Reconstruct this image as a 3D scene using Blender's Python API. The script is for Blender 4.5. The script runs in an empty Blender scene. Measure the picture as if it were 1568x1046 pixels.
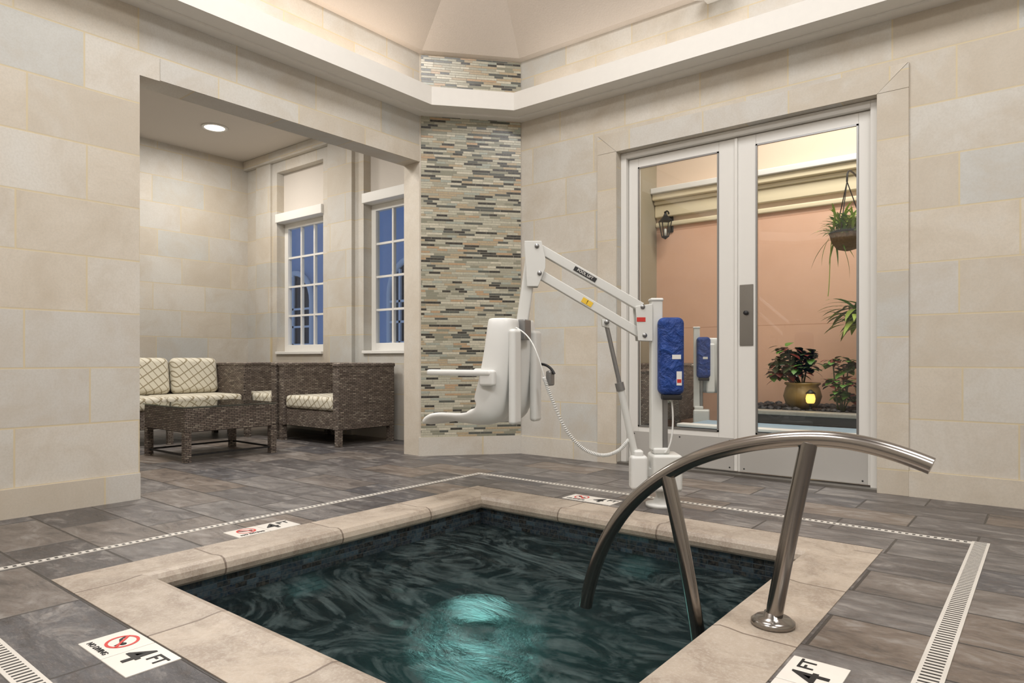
import bpy, bmesh, math, random
from mathutils import Vector, Matrix
random.seed(4)
S=bpy.context.scene
COL=S.collection
S.view_settings.view_transform='Standard'
try: S.view_settings.look='None'
except Exception: pass

def lin(c):
    return tuple(((x/255)/12.92 if x/255<=0.04045 else ((x/255+0.055)/1.055)**2.4) for x in c)+(1,)

# ---------------- materials ----------------
class NT:
    def __init__(s,name):
        s.m=bpy.data.materials.new(name); s.m.use_nodes=True
        s.t=s.m.node_tree; s.b=s.t.nodes['Principled BSDF']; s.out=s.t.nodes['Material Output']
    def n(s,ty,**k):
        x=s.t.nodes.new(ty)
        for a,b in k.items(): setattr(x,a,b)
        return x
    def l(s,a,b): s.t.links.new(a,b)
    def set(s,sock,v):
        if isinstance(v,bpy.types.NodeSocket): s.l(v,sock)
        else: sock.default_value=v
    def math(s,op,a,b=None,c=None,clamp=False):
        x=s.n('ShaderNodeMath',operation=op); x.use_clamp=clamp
        s.set(x.inputs[0],a)
        if b is not None: s.set(x.inputs[1],b)
        if c is not None: s.set(x.inputs[2],c)
        return x.outputs[0]
    def coord(s):
        if not hasattr(s,'tc'): s.tc=s.n('ShaderNodeTexCoord')
        return s.tc.outputs['Object']
    def dot(s,d):
        x=s.n('ShaderNodeVectorMath',operation='DOT_PRODUCT'); s.l(s.coord(),x.inputs[0]); x.inputs[1].default_value=d
        return x.outputs['Value']
    def noise(s,scale,detail=4,rough=.55,vec=None,dist=0):
        x=s.n('ShaderNodeTexNoise'); x.inputs['Scale'].default_value=scale; x.inputs['Detail'].default_value=detail
        x.inputs['Roughness'].default_value=rough; x.inputs['Distortion'].default_value=dist
        s.l(vec if vec is not None else s.coord(),x.inputs['Vector']); return x.outputs['Fac']
    def mix(s,f,a,b,mode='MIX'):
        x=s.n('ShaderNodeMix',data_type='RGBA',blend_type=mode)
        s.set(x.inputs[0],f); s.set(x.inputs[6],a); s.set(x.inputs[7],b); return x.outputs[2]
    def ramp(s,f,stops,interp='LINEAR'):
        x=s.n('ShaderNodeValToRGB'); r=x.color_ramp; r.interpolation=interp
        while len(r.elements)<len(stops): r.elements.new(.5)
        for e,(p,c) in zip(r.elements,stops): e.position=p; e.color=c
        s.l(f,x.inputs[0]); return x.outputs[0]
    def maprange(s,v,a,b,c=0,d=1):
        x=s.n('ShaderNodeMapRange'); s.set(x.inputs[0],v)
        for i,q in enumerate((a,b,c,d)): x.inputs[i+1].default_value=q
        return x.outputs[0]
    def bump(s,h,strength=.3,dist=.01):
        x=s.n('ShaderNodeBump'); x.inputs['Strength'].default_value=strength; x.inputs['Distance'].default_value=dist
        s.l(h,x.inputs['Height']); s.l(x.outputs[0],s.b.inputs['Normal'])
    def masonry(s,udir,w,h,mortar,vdir=(0,0,1),v0=0,u0=0,half=.5,jitter=0,wvar=0):
        u=s.math('ADD',s.dot(udir),-u0+100); v=s.math('ADD',s.dot(vdir),-v0+50*h)
        v=s.math('DIVIDE',v,h); row=s.math('FLOOR',v); fv=s.math('FRACT',v)
        wn=s.n('ShaderNodeTexWhiteNoise',noise_dimensions='1D'); s.l(row,wn.inputs['W'])
        rr=wn.outputs['Value']
        if wvar:
            ww=s.math('MULTIPLY_ADD',rr,wvar*w,w*(1-wvar/2)); u=s.math('DIVIDE',u,ww)
        else: u=s.math('DIVIDE',u,w)
        u=s.math('ADD',u,s.math('MULTIPLY',row,half))
        if jitter: u=s.math('ADD',u,s.math('MULTIPLY',rr,jitter))
        c=s.math('FLOOR',u); fu=s.math('FRACT',u)
        cv=s.n('ShaderNodeCombineXYZ'); s.l(c,cv.inputs[0]); s.l(row,cv.inputs[1])
        w2=s.n('ShaderNodeTexWhiteNoise',noise_dimensions='2D'); s.l(cv.outputs[0],w2.inputs['Vector'])
        eu=s.math('MULTIPLY',s.math('MINIMUM',fu,s.math('SUBTRACT',1,fu)),w)
        ev=s.math('MULTIPLY',s.math('MINIMUM',fv,s.math('SUBTRACT',1,fv)),h)
        e=s.math('MINIMUM',eu,ev)
        mask=s.maprange(e,mortar*.35,mortar*.65,1,0)
        return w2.outputs['Value'],w2.outputs['Color'],mask

def simple(name,c,rough=.5,metal=0,emit=None,es=0,nz=0,nscale=20,bump=0):
    k=NT(name)
    col=lin(c)
    k.b.inputs['Roughness'].default_value=rough; k.b.inputs['Metallic'].default_value=metal
    if nz:
        f=k.noise(nscale,5); 
        k.l(k.mix(f,tuple(x*(1-nz) for x in col[:3])+(1,),tuple(min(1,x*(1+nz)) for x in col[:3])+(1,)),k.b.inputs['Base Color'])
        if bump: k.bump(f,bump,.01)
    else: k.b.inputs['Base Color'].default_value=col
    if emit: k.b.inputs['Emission Color'].default_value=lin(emit); k.b.inputs['Emission Strength'].default_value=es
    return k.m

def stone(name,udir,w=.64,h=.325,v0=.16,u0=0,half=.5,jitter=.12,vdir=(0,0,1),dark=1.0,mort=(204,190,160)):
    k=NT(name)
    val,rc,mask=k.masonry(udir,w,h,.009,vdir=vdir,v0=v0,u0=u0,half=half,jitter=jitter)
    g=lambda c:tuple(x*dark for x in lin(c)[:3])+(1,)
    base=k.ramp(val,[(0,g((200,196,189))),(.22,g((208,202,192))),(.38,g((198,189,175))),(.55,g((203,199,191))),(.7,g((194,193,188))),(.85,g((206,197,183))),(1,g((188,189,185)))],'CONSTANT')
    # each block gets its own veining
    va=k.n('ShaderNodeVectorMath',operation='MULTIPLY_ADD'); k.l(rc,va.inputs[0]); va.inputs[1].default_value=(7,7,7); k.l(k.coord(),va.inputs[2])
    n1=k.noise(2.4,8,.66,vec=va.outputs[0],dist=.5); n2=k.noise(90,3,.7)
    base=k.mix(k.maprange(n1,.46,.70,0,.6),base,g((186,173,154)))
    base=k.mix(k.maprange(n1,.46,.28,0,.4),base,g((211,211,207)))
    base=k.mix(k.maprange(n2,.4,.75,0,.3),base,g((172,166,153)))
    k.l(k.mix(mask,base,g(mort)),k.b.inputs['Base Color'])
    k.b.inputs['Roughness'].default_value=.72
    hgt=k.math('SUBTRACT',k.math('MULTIPLY',n2,.15),mask)
    k.bump(hgt,.2,.003)
    return k.m

def mosaic(name,udir,h=.0175,w=.095,pal=None,rough=.25,mort=(150,146,134),mt=.003,wvar=.9):
    k=NT(name)
    val,rc,mask=k.masonry(udir,w,h,mt,half=.37,jitter=7,wvar=wvar)
    base=k.ramp(val,pal,'CONSTANT')
    n=k.noise(60,3)
    base=k.mix(k.maprange(n,.3,.7,0,.3),base,lin((120,112,96)))
    k.l(k.mix(mask,base,lin(mort)),k.b.inputs['Base Color'])
    k.b.inputs['Roughness'].default_value=rough
    k.bump(k.math('SUBTRACT',val,k.math('MULTIPLY',mask,1.2)),.4,.004)
    return k.m

M={}
M['stoneY']=stone('stone_blocks_left',(0,1,0),u0=.1)
M['stoneX']=stone('stone_blocks_right',(1,0,0),u0=.08)
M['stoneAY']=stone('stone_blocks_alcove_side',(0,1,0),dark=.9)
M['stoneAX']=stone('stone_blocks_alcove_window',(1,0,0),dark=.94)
M['trimV']=stone('stone_trim_vertical',(1,0,0),w=40,h=.42,jitter=0)
M['trimH']=stone('stone_trim_horizontal',(1,0,0),w=.62,h=30,v0=-5,jitter=0,half=0)
M['trimHY']=stone('stone_trim_horizontal_side',(0,1,0),w=.62,h=30,v0=-5,jitter=0,half=0)
M['plainstone']=stone('stone_base_plain',(1,0,0),w=.8,h=30,v0=-5,jitter=0,half=0)
M['plainstoneY']=stone('stone_base_plain_side',(0,1,0),w=.8,h=30,v0=-5,jitter=0,half=0)
cd=Vector((.6,.7,0)).normalized()
pal=[(0,lin((194,190,170))),(.14,lin((170,167,148))),(.26,lin((42,43,42))),(.40,lin((210,204,184))),(.5,lin((142,142,124))),(.58,lin((184,166,136))),(.7,lin((188,185,166))),(.8,lin((80,85,81))),(.88,lin((166,172,160))),(.95,lin((188,158,124)))]
M['mosaic']=mosaic('glass_stone_mosaic',tuple(cd),pal=pal,h=.0205,w=.13)
pb=[(0,lin((20,34,46))),(.25,lin((34,54,68))),(.45,lin((14,22,32))),(.65,lin((50,70,84))),(.8,lin((26,42,58)))]
M['ptX']=mosaic('pool_tile_x',(1,0,0),h=.024,w=.06,pal=pb,rough=.12,mort=(64,74,80),wvar=.3)
M['ptY']=mosaic('pool_tile_y',(0,1,0),h=.024,w=.06,pal=pb,rough=.12,mort=(64,74,80),wvar=.3)

def slate():
    k=NT('slate_floor_tile')
    val,rc,mask=k.masonry((1,0,0),.61,.305,.009,vdir=(0,1,0),v0=.0,u0=.3,half=.5)
    base=k.ramp(val,[(0,lin((86,82,81))),(.16,lin((112,104,98))),(.32,lin((78,77,80))),(.46,lin((114,102,92))),(.6,lin((94,90,89))),(.74,lin((106,102,100))),(.88,lin((76,73,73)))],'CONSTANT')
    mp=k.n('ShaderNodeMapping'); k.l(k.coord(),mp.inputs[0]); mp.inputs['Scale'].default_value=(1,2.2,1)
    va=k.n('ShaderNodeVectorMath',operation='MULTIPLY_ADD'); k.l(rc,va.inputs[0]); va.inputs[1].default_value=(9,9,9); k.l(mp.outputs[0],va.inputs[2])
    n1=k.noise(4.0,10,.75,vec=va.outputs[0],dist=.6); n2=k.noise(16,6,.65,vec=va.outputs[0],dist=.5); n3=k.noise(60,4,.7,vec=va.outputs[0])
    base=k.mix(k.maprange(n1,.51,.66,0,.8),base,lin((150,145,140)))
    base=k.mix(k.maprange(n1,.49,.34,0,.8),base,lin((48,46,48)))
    base=k.mix(k.maprange(n2,.47,.7,0,.45),base,lin((88,74,66)))
    base=k.mix(k.maprange(n3,.52,.7,0,.35),base,lin((140,135,130)))
    k.l(k.mix(mask,base,lin((60,56,53))),k.b.inputs['Base Color'])
    k.l(k.maprange(n1,.3,.7,.26,.46),k.b.inputs['Roughness'])
    k.bump(k.math('SUBTRACT',k.math('ADD',n1,k.math('MULTIPLY',n2,.5)),mask),.6,.009)
    return k.m
M['floor']=slate()

def copingm(name,udir):
    k=NT(name)
    val,rc,mask=k.masonry(udir,.61,40,.008,half=0,v0=-20,u0=.22)
    n1=k.noise(4.5,8,.7,dist=.6); n2=k.noise(110,4,.7); n3=k.noise(18,5,.65)
    base=k.mix(val,lin((160,148,135)),lin((178,164,148)))
    base=k.mix(k.maprange(n1,.42,.60,0,.7),base,lin((134,119,105)))
    base=k.mix(k.maprange(n3,.5,.66,0,.4),base,lin((188,178,165)))
    base=k.mix(k.maprange(n2,.48,.68,0,.5),base,lin((190,181,170)))
    k.l(k.mix(mask,base,lin((116,102,90))),k.b.inputs['Base Color'])
    k.b.inputs['Roughness'].default_value=.5
    k.bump(k.math('SUBTRACT',k.math('ADD',k.math('MULTIPLY',n2,.3),k.math('MULTIPLY',n3,.5)),mask),.45,.005)
    return k.m
M['copX']=copingm('coping_stone_x',(1,0,0)); M['copY']=copingm('coping_stone_y',(0,1,0))

def drainm(name,udir,vdir,vc,hw=.024,per=.022):
    k=NT(name)
    fu=k.math('FRACT',k.math('DIVIDE',k.math('ADD',k.dot(udir),50),per))
    v=k.math('ABSOLUTE',k.math('SUBTRACT',k.dot(vdir),vc))
    m=k.math('MULTIPLY',k.math('LESS_THAN',fu,.45),k.math('LESS_THAN',v,hw))
    k.l(k.mix(m,lin((205,200,192)),lin((45,42,40))),k.b.inputs['Base Color']); k.b.inputs['Roughness'].default_value=.5
    return k.m

def wicker():
    k=NT('woven_wicker')
    val,rc,mask=k.masonry((1,1,0),.05,.015,.005,half=.5,jitter=.2)
    base=k.ramp(val,[(0,lin((92,81,73))),(.4,lin((136,123,112))),(.7,lin((108,95,85))),(1,lin((164,153,139)))])
    k.l(k.mix(mask,base,lin((40,33,30))),k.b.inputs['Base Color']); k.b.inputs['Roughness'].default_value=.5
    k.bump(k.math('SUBTRACT',1,mask),.6,.006); return k.m
M['wicker']=wicker()
def fabric():
    k=NT('lattice_fabric')
    u=k.dot((1,1,0)); v=k.dot((.35,-.35,1))
    a=k.math('ABSOLUTE',k.math('SINE',k.math('MULTIPLY',k.math('ADD',u,v),30)))
    b=k.math('ABSOLUTE',k.math('SINE',k.math('MULTIPLY',k.math('SUBTRACT',u,v),30)))
    m=k.maprange(k.math('MINIMUM',a,b),.16,.26,1,0)
    n=k.noise(200,2)
    base=k.mix(n,lin((200,194,176)),lin((216,210,194)))
    k.l(k.mix(m,base,lin((146,135,110))),k.b.inputs['Base Color']); k.b.inputs['Roughness'].default_value=.9
    return k.m
M['fabric']=fabric()
M['white']=simple('painted_white',(224,222,217),.45)
M['fascia']=simple('painted_ledge',(230,227,221),.6,nz=.03)
M['ceil']=simple('textured_ceiling',(220,210,200),.9,nz=.06,nscale=90,bump=.3)
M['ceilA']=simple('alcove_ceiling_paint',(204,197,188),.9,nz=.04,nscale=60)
M['steel']=simple('brushed_stainless',(156,151,146),.2,1)
M['steeld']=simple('door_hardware_metal',(150,147,143),.35,1)
M['kick']=simple('door_kick_plate',(196,194,190),.35,.4)
M['plastic']=simple('white_plastic',(222,222,219),.35)
M['lift']=simple('lift_powder_coat',(212,212,208),.35)
M['grey']=simple('grey_metal',(150,150,150),.35,.8)
M['dark']=simple('dark_plastic',(40,40,42),.5)
M['black']=simple('black_paint',(25,24,24),.6)
M['red']=simple('red_paint',(196,52,44),.5)
M['yellow']=simple('yellow_label',(230,190,60),.5)
M['tilew']=simple('white_ceramic',(222,217,209),.3,nz=.04)
k=NT('blue_cover'); n=k.noise(14,5,.6,dist=1.0)
k.l(k.mix(n,lin((8,36,98)),lin((26,76,160))),k.b.inputs['Base Color']); k.b.inputs['Roughness'].default_value=.55; k.bump(n,.9,.04); M['blue']=k.m
k=NT('peach_stucco')
u=k.math('FRACT',k.math('DIVIDE',k.math('ADD',k.dot((1,0,0)),10.3),1.5)); v=k.math('FRACT',k.math('DIVIDE',k.dot((0,0,1)),1.25))
n=k.noise(3,4); base=k.mix(n,lin((214,170,143)),lin((226,183,156)))
mm=k.math('MAXIMUM',k.math('LESS_THAN',u,.006),k.math('LESS_THAN',v,.007))
k.l(k.mix(mm,base,lin((196,150,122))),k.b.inputs['Base Color']); k.b.inputs['Roughness'].default_value=.85; M['stucco']=k.m
M['cream']=simple('cream_stucco',(222,200,178),.85)
M['corn']=simple('cornice_paint',(222,208,176),.7)
M['olive']=simple('olive_stucco',(156,146,124),.85)
M['courtfloor']=simple('courtyard_tile',(150,172,188),.4,nz=.1,nscale=6)
M['darkstone']=simple('dark_granite',(60,58,56),.35,nz=.3,nscale=40)
M['greystone']=simple('grey_granite',(150,146,136),.4,nz=.2,nscale=40)
M['pebble']=simple('river_pebbles',(52,52,56),.4,nz=.7,nscale=70,bump=1)
M['leaf']=simple('green_leaf',(84,126,48),.5,nz=.4,nscale=12)
M['leaf2']=simple('croton_leaf',(50,66,34),.4,nz=.6,nscale=14)
M['leafr']=simple('red_croton_leaf',(104,44,36),.4,nz=.5,nscale=14)
M['leafy']=simple('light_leaf',(140,162,66),.5,nz=.4,nscale=12)
M['pot']=simple('amber_glazed_pot',(128,106,62),.4,nz=.4,nscale=12)
M['coir']=simple('coir_basket',(110,86,56),.9,nz=.5,nscale=50,bump=1)
M['iron']=simple('wrought_iron',(30,30,30),.5,.6)
M['lamp']=simple('downlight_lens',(255,250,240),.5,emit=(255,244,226),es=6)
M['lampw']=simple('candle_glow',(255,220,120),.5,emit=(255,206,100),es=1.4)
M['jet']=simple('pool_jet_plastic',(80,104,104),.4)
M['bluebld']=simple('dusk_stucco',(176,184,200),.8,nz=.1,nscale=2)
M['poolwall']=simple('pool_plaster_wall',(52,70,72),.7,nz=.3,nscale=4)
M['poolfloor']=simple('pool_plaster_floor',(72,106,102),.7,nz=.35,nscale=3)
M['lens']=simple('pool_fitting',(120,180,170),.4)
M['green']=simple('green_base_paint',(96,128,104),.5)

def glassm(name,tint,f0=.04,rough=0.0,pw=5.0,fmax=1.0):
    k=NT(name); k.t.nodes.remove(k.b)
    lw=k.n('ShaderNodeLayerWeight'); lw.inputs[0].default_value=.5
    f=k.math('MULTIPLY_ADD',k.math('POWER',lw.outputs['Facing'],pw),fmax-f0,f0,clamp=True)
    tr=k.n('ShaderNodeBsdfTransparent'); tr.inputs[0].default_value=tint
    gl=k.n('ShaderNodeBsdfGlossy'); gl.inputs['Roughness'].default_value=rough
    mx=k.n('ShaderNodeMixShader'); k.l(f,mx.inputs[0]); k.l(tr.outputs[0],mx.inputs[1]); k.l(gl.outputs[0],mx.inputs[2])
    k.l(mx.outputs[0],k.out.inputs[0]); k.gl=gl; k.lw=lw; k.tr=tr; k.mx=mx; return k
M['glass']=glassm('clear_glass',(.93,.95,.93,1),.07).m
M['tglass']=glassm('table_glass',(.6,.65,.62,1),.14).m
# water: reflection + partly refracted view + pale aerated streaks that also paint in the ceiling's broken reflection
kw=glassm('pool_water',(.46,.60,.61,1),.05,.04,pw=3.4,fmax=.9)
mp=kw.n('ShaderNodeMapping'); kw.l(kw.coord(),mp.inputs[0]); mp.inputs['Rotation'].default_value=(0,0,.5); mp.inputs['Scale'].default_value=(1,1.7,1)
n1=kw.noise(3.0,8,.64,vec=mp.outputs[0],dist=3.6); n2=kw.noise(13,4,.6,vec=mp.outputs[0],dist=1.5)
bp=kw.n('ShaderNodeBump'); bp.inputs['Strength'].default_value=1.0; bp.inputs['Distance'].default_value=.20
kw.l(kw.math('ADD',n1,kw.math('MULTIPLY',n2,.2)),bp.inputs['Height']); kw.l(bp.outputs[0],kw.gl.inputs['Normal']); kw.l(bp.outputs[0],kw.lw.inputs['Normal'])
rf=kw.n('ShaderNodeBsdfRefraction'); rf.inputs['IOR'].default_value=1.2; rf.inputs['Roughness'].default_value=.08; rf.inputs['Color'].default_value=(.46,.60,.61,1); kw.l(bp.outputs[0],rf.inputs['Normal'])
m1=kw.n('ShaderNodeMixShader'); m1.inputs[0].default_value=.5; kw.l(kw.tr.outputs[0],m1.inputs[1]); kw.l(rf.outputs[0],m1.inputs[2])
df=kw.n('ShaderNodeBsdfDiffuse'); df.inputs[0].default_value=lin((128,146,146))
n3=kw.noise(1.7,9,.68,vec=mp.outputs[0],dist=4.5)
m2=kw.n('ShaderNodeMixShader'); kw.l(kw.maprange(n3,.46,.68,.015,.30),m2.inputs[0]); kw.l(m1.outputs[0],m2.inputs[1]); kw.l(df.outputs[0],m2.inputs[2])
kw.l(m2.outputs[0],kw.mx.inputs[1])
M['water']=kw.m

# ---------------- geometry helpers ----------------
def mkobj(name,me,mats,parent=None,smooth=False):
    o=bpy.data.objects.new(name,me); COL.objects.link(o)
    if not isinstance(mats,(list,tuple)): mats=[mats]
    for m in mats: me.materials.append(m)
    if smooth:
        for p in me.polygons: p.use_smooth=True
    if parent: o.parent=parent
    return o
def boxes(name,lst,mat,parent=None,bevel=0,seg=2):
    bm=bmesh.new()
    for lo,hi in lst:
        r=bmesh.ops.create_cube(bm,size=1)
        for v in r['verts']:
            v.co=Vector([(lo[i]+hi[i])/2+v.co[i]*(hi[i]-lo[i]) for i in range(3)])
    me=bpy.data.meshes.new(name); bm.to_mesh(me); bm.free()
    o=mkobj(name,me,mat,parent)
    if bevel:
        b=o.modifiers.new('bevel','BEVEL'); b.width=bevel; b.segments=seg; b.limit_method='ANGLE'
        for p in me.polygons: p.use_smooth=True
        o.modifiers.new('wn','WEIGHTED_NORMAL')
    return o
def box(name,lo,hi,mat,parent=None,bevel=0,seg=2): return boxes(name,[(lo,hi)],mat,parent,bevel,seg)
def group(name,loc=(0,0,0),rz=0,sc=1):
    e=bpy.data.objects.new(name,None); COL.objects.link(e); e.location=loc; e.rotation_euler=(0,0,rz); e.empty_display_size=.1; e.scale=(sc,)*3
    return e
def prism(name,pts,z0,z1,mat,parent=None,bevel=0):
    n=len(pts); vs=[(x,y,z0) for x,y in pts]+[(x,y,z1) for x,y in pts]
    fs=[tuple(range(n-1,-1,-1)),tuple(range(n,2*n))]+[(i,(i+1)%n,n+(i+1)%n,n+i) for i in range(n)]
    me=bpy.data.meshes.new(name); me.from_pydata(vs,[],fs)
    bm=bmesh.new(); bm.from_mesh(me); bmesh.ops.recalc_face_normals(bm,faces=bm.faces); bm.to_mesh(me); bm.free()
    o=mkobj(name,me,mat,parent)
    if bevel: b=o.modifiers.new('b','BEVEL'); b.width=bevel; b.segments=2
    return o
def tube(name,pts,r,mat,parent=None,spline='NURBS',res=10,caps=True,radii=None):
    cu=bpy.data.curves.new(name,'CURVE'); cu.dimensions='3D'; cu.bevel_depth=r; cu.bevel_resolution=6; cu.use_fill_caps=caps; cu.resolution_u=res
    sp=cu.splines.new(spline); sp.points.add(len(pts)-1)
    for i,(p,q) in enumerate(zip(sp.points,pts)):
        p.co=tuple(q)+(1,)
        if radii: p.radius=radii[i]
    if spline=='NURBS': sp.use_endpoint_u=True; sp.order_u=min(4,len(pts))
    o=bpy.data.objects.new(name,cu); COL.objects.link(o); cu.materials.append(mat)
    if parent: o.parent=parent
    return o
def bar(name,p1,p2,w,h,mat,parent=None,bevel=.004):
    p1=Vector(p1);p2=Vector(p2); d=p2-p1; L=d.length
    o=box(name,(-L/2,-w/2,-h/2),(L/2,w/2,h/2),mat,parent,bevel)
    o.location=(p1+p2)/2; o.rotation_euler=d.to_track_quat('X','Z').to_euler(); return o
def lathe(name,prof,mat,parent=None,loc=(0,0,0),n=28,smooth=True):
    vs=[];fs=[]
    for r,z in prof:
        for i in range(n):
            a=2*math.pi*i/n; vs.append((r*math.cos(a)+loc[0],r*math.sin(a)+loc[1],z+loc[2]))
    for j in range(len(prof)-1):
        for i in range(n):
            fs.append((j*n+i,j*n+(i+1)%n,(j+1)*n+(i+1)%n,(j+1)*n+i))
    fs.append(tuple(range(n-1,-1,-1))); fs.append(tuple((len(prof)-1)*n+i for i in range(n)))
    me=bpy.data.meshes.new(name); me.from_pydata(vs,[],fs)
    return mkobj(name,me,mat,parent,smooth)
def text(name,s,size,loc,mat,parent,ext=.0006,rot=(0,0,0)):
    cu=bpy.data.curves.new(name,'FONT'); cu.body=s; cu.size=size; cu.extrude=ext; cu.offset=size*.012
    cu.align_x='CENTER'; cu.align_y='CENTER'
    o=bpy.data.objects.new(name,cu); COL.objects.link(o); cu.materials.append(mat); o.location=loc; o.rotation_euler=rot; o.parent=parent
    return o
def area(name,loc,size,power,color,rot=(0,0,0),sy=None):
    l=bpy.data.lights.new(name,'AREA'); l.energy=power; l.color=color; l.size=size
    if sy: l.shape='RECTANGLE'; l.size_y=sy
    o=bpy.data.objects.new(name,l); COL.objects.link(o); o.location=loc; o.rotation_euler=rot; return o
def point(name,loc,power,color,r=.05):
    l=bpy.data.lights.new(name,'POINT'); l.energy=power; l.color=color; l.shadow_soft_size=r
    o=bpy.data.objects.new(name,l); COL.objects.link(o); o.location=loc; return o

# ---------------- room shell ----------------
LX=-4.38; RY=4.85; ZT=3.57; A=(-4.38,4.15); B=(-3.78,4.85)
ZH=2.61; OY=1.80
px0,px1,py0,py1=-3.03,-.60,.92,3.43
boxes('floor',[((-8.6,-3.5,-.1),(px0,5.05,0)),((px1,-3.5,-.1),(3.2,5.05,0)),((px0,-3.5,-.1),(px1,py0,0)),((px0,py1,-.1),(px1,5.05,0))],M['floor'])
boxes('wall_left',[((LX-.2,-3.5,0),(LX,OY,ZT+.1)),((LX-.2,OY,ZH),(LX,4.15,ZT+.1))],M['stoneY'])
box('trim_1',(LX-.002,1.92,ZH+.003),(LX+.006,4.15,ZH+.14),M['trimHY'])
prism('wall_corner',[A,B,(-3.78,5.05),(-4.58,5.05),(-4.58,4.15)],0,ZT+.1,M['plainstoneY'])
A2=Vector((A[0],A[1],0)); B2=Vector((B[0],B[1],0)); nrm=Vector((cd.y,-cd.x,0))
L=(B2-A2).length
def cham(t0,t1,o): 
    p=A2+cd*t0; q=A2+cd*t1; return [(p.x,p.y),(q.x,q.y),tuple((q+nrm*o)[:2]),tuple((p+nrm*o)[:2])]
prism('wall_mosaic',cham(.015,L-.004,.008),.165,ZT-.01,M['mosaic'])
prism('baseboard_corner',cham(-.005,L+.01,.014),0,.165,M['plainstone'])
DX0,DX1,DZ=-2.78,-.874,2.56
boxes('wall_right',[((-3.78,RY,0),(DX0,RY+.2,ZT+.1)),((DX1,RY,0),(3.2,RY+.2,ZT+.1)),((DX0,RY,DZ),(DX1,RY+.2,ZT+.1))],M['stoneX'])
boxes('trim_2',[((DX0-.18,RY-.014,0),(DX0-.001,RY+.002,DZ+.001)),((DX1+.001,RY-.014,0),(DX1+.18,RY+.002,DZ+.001))],M['trimV'],bevel=.002)
def slab(name,q,y0,y1,mat):
    n=len(q); me=bpy.data.meshes.new(name)
    me.from_pydata([(x,y0,z) for x,z in q]+[(x,y1,z) for x,z in q],[],[tuple(range(n)),tuple(range(2*n-1,n-1,-1))]+[(i,n+i,n+(i+1)%n,(i+1)%n) for i in range(n)])
    bm=bmesh.new(); bm.from_mesh(me); bmesh.ops.recalc_face_normals(bm,faces=bm.faces); bm.to_mesh(me); bm.free()
    return mkobj(name,me,mat)
slab('trim_3',[(DX0,DZ+.001),(DX1,DZ+.001),(DX1+.176,DZ+.16),(DX0-.176,DZ+.16)],RY-.014,RY+.002,M['trimH'])
slab('trim_4',[(DX1+.004,DZ+.003),(DX1+.18,DZ+.003),(DX1+.18,DZ+.16)],RY-.014,RY+.002,M['trimV'])
slab('trim_7',[(DX0-.004,DZ+.003),(DX0-.18,DZ+.16),(DX0-.18,DZ+.003)],RY-.014,RY+.002,M['trimV'])
box('baseboard_left',(LX,-3.2,0),(LX+.014,OY-.001,.16),M['plainstoneY'])
boxes('baseboard_right',[((-3.77,RY-.012,0),(DX0-.18,RY,.16)),((DX1+.18,RY-.012,0),(3.0,RY,.16))],M['plainstone'])
box('wall_back',(-4.58,-3.5,0),(3.2,-3.3,ZT+.1),M['stoneX'])
box('wall_east',(3.0,-3.3,0),(3.2,4.85,ZT+.1),M['stoneY'])
poly=[(-4.38,4.15),(-3.78,4.85),(2.4,4.85),(3.0,4.15),(3.0,-2.6),(2.4,-3.3),(-3.78,-3.3),(-4.38,-2.6)]
def inset(P,o):
    n=len(P); out=[]
    for i in range(n):
        a=Vector(P[i-1]);b=Vector(P[i]);c=Vector(P[(i+1)%n])
        d1=(b-a).normalized(); d2=(c-b).normalized()
        n1=Vector((d1.y,-d1.x)); n2=Vector((d2.y,-d2.x))
        bis=(n1+n2).normalized(); out.append(tuple(b+bis*(o/bis.dot(n1))))
    return out
def ring(name,rows,mat):
    vs=[];fs=[]
    for P,z in rows: vs+= [(x,y,z) for x,y in P]
    n=8
    for j in range(len(rows)-1):
        for i in range(n): fs.append((j*n+i,j*n+(i+1)%n,(j+1)*n+(i+1)%n,(j+1)*n+i))
    me=bpy.data.meshes.new(name); me.from_pydata(vs,[],fs)
    return mkobj(name,me,mat)
ring('trim_ledge',[(inset(poly,-.01),3.02),(inset(poly,.10),3.02),(inset(poly,.10),3.035),(inset(poly,.25),3.035),(inset(poly,.25),3.19),(inset(poly,-.01),3.19)],M['fascia'])
i1=inset(poly,1.7)
o=ring('ceiling',[(inset(poly,-.02),ZT),(inset(poly,.06),ZT+.01),(i1,4.75)],M['ceil'])
bm=bmesh.new(); bm.from_mesh(o.data); bm.faces.new([bm.verts.new((x,y,4.75)) for x,y in i1]); bm.to_mesh(o.data); bm.free()
g=group('emergency_light',(-1.95,4.66,3.545))
lathe('housing',[(.08,.06),(.13,.04),(.15,.0),(.13,-.03),(.05,-.042),(.0,-.042)],M['white'],g)
box('wall_mount',(-.06,.10,-.03),(.06,.19,.05),M['white'],g,bevel=.008)
for s_ in (-1,1): lathe('led_%d'%s_,[(.022,-.03),(.022,-.05),(0,-.052)],M['grey'],g,loc=(s_*.06,0,0),n=16)

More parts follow.
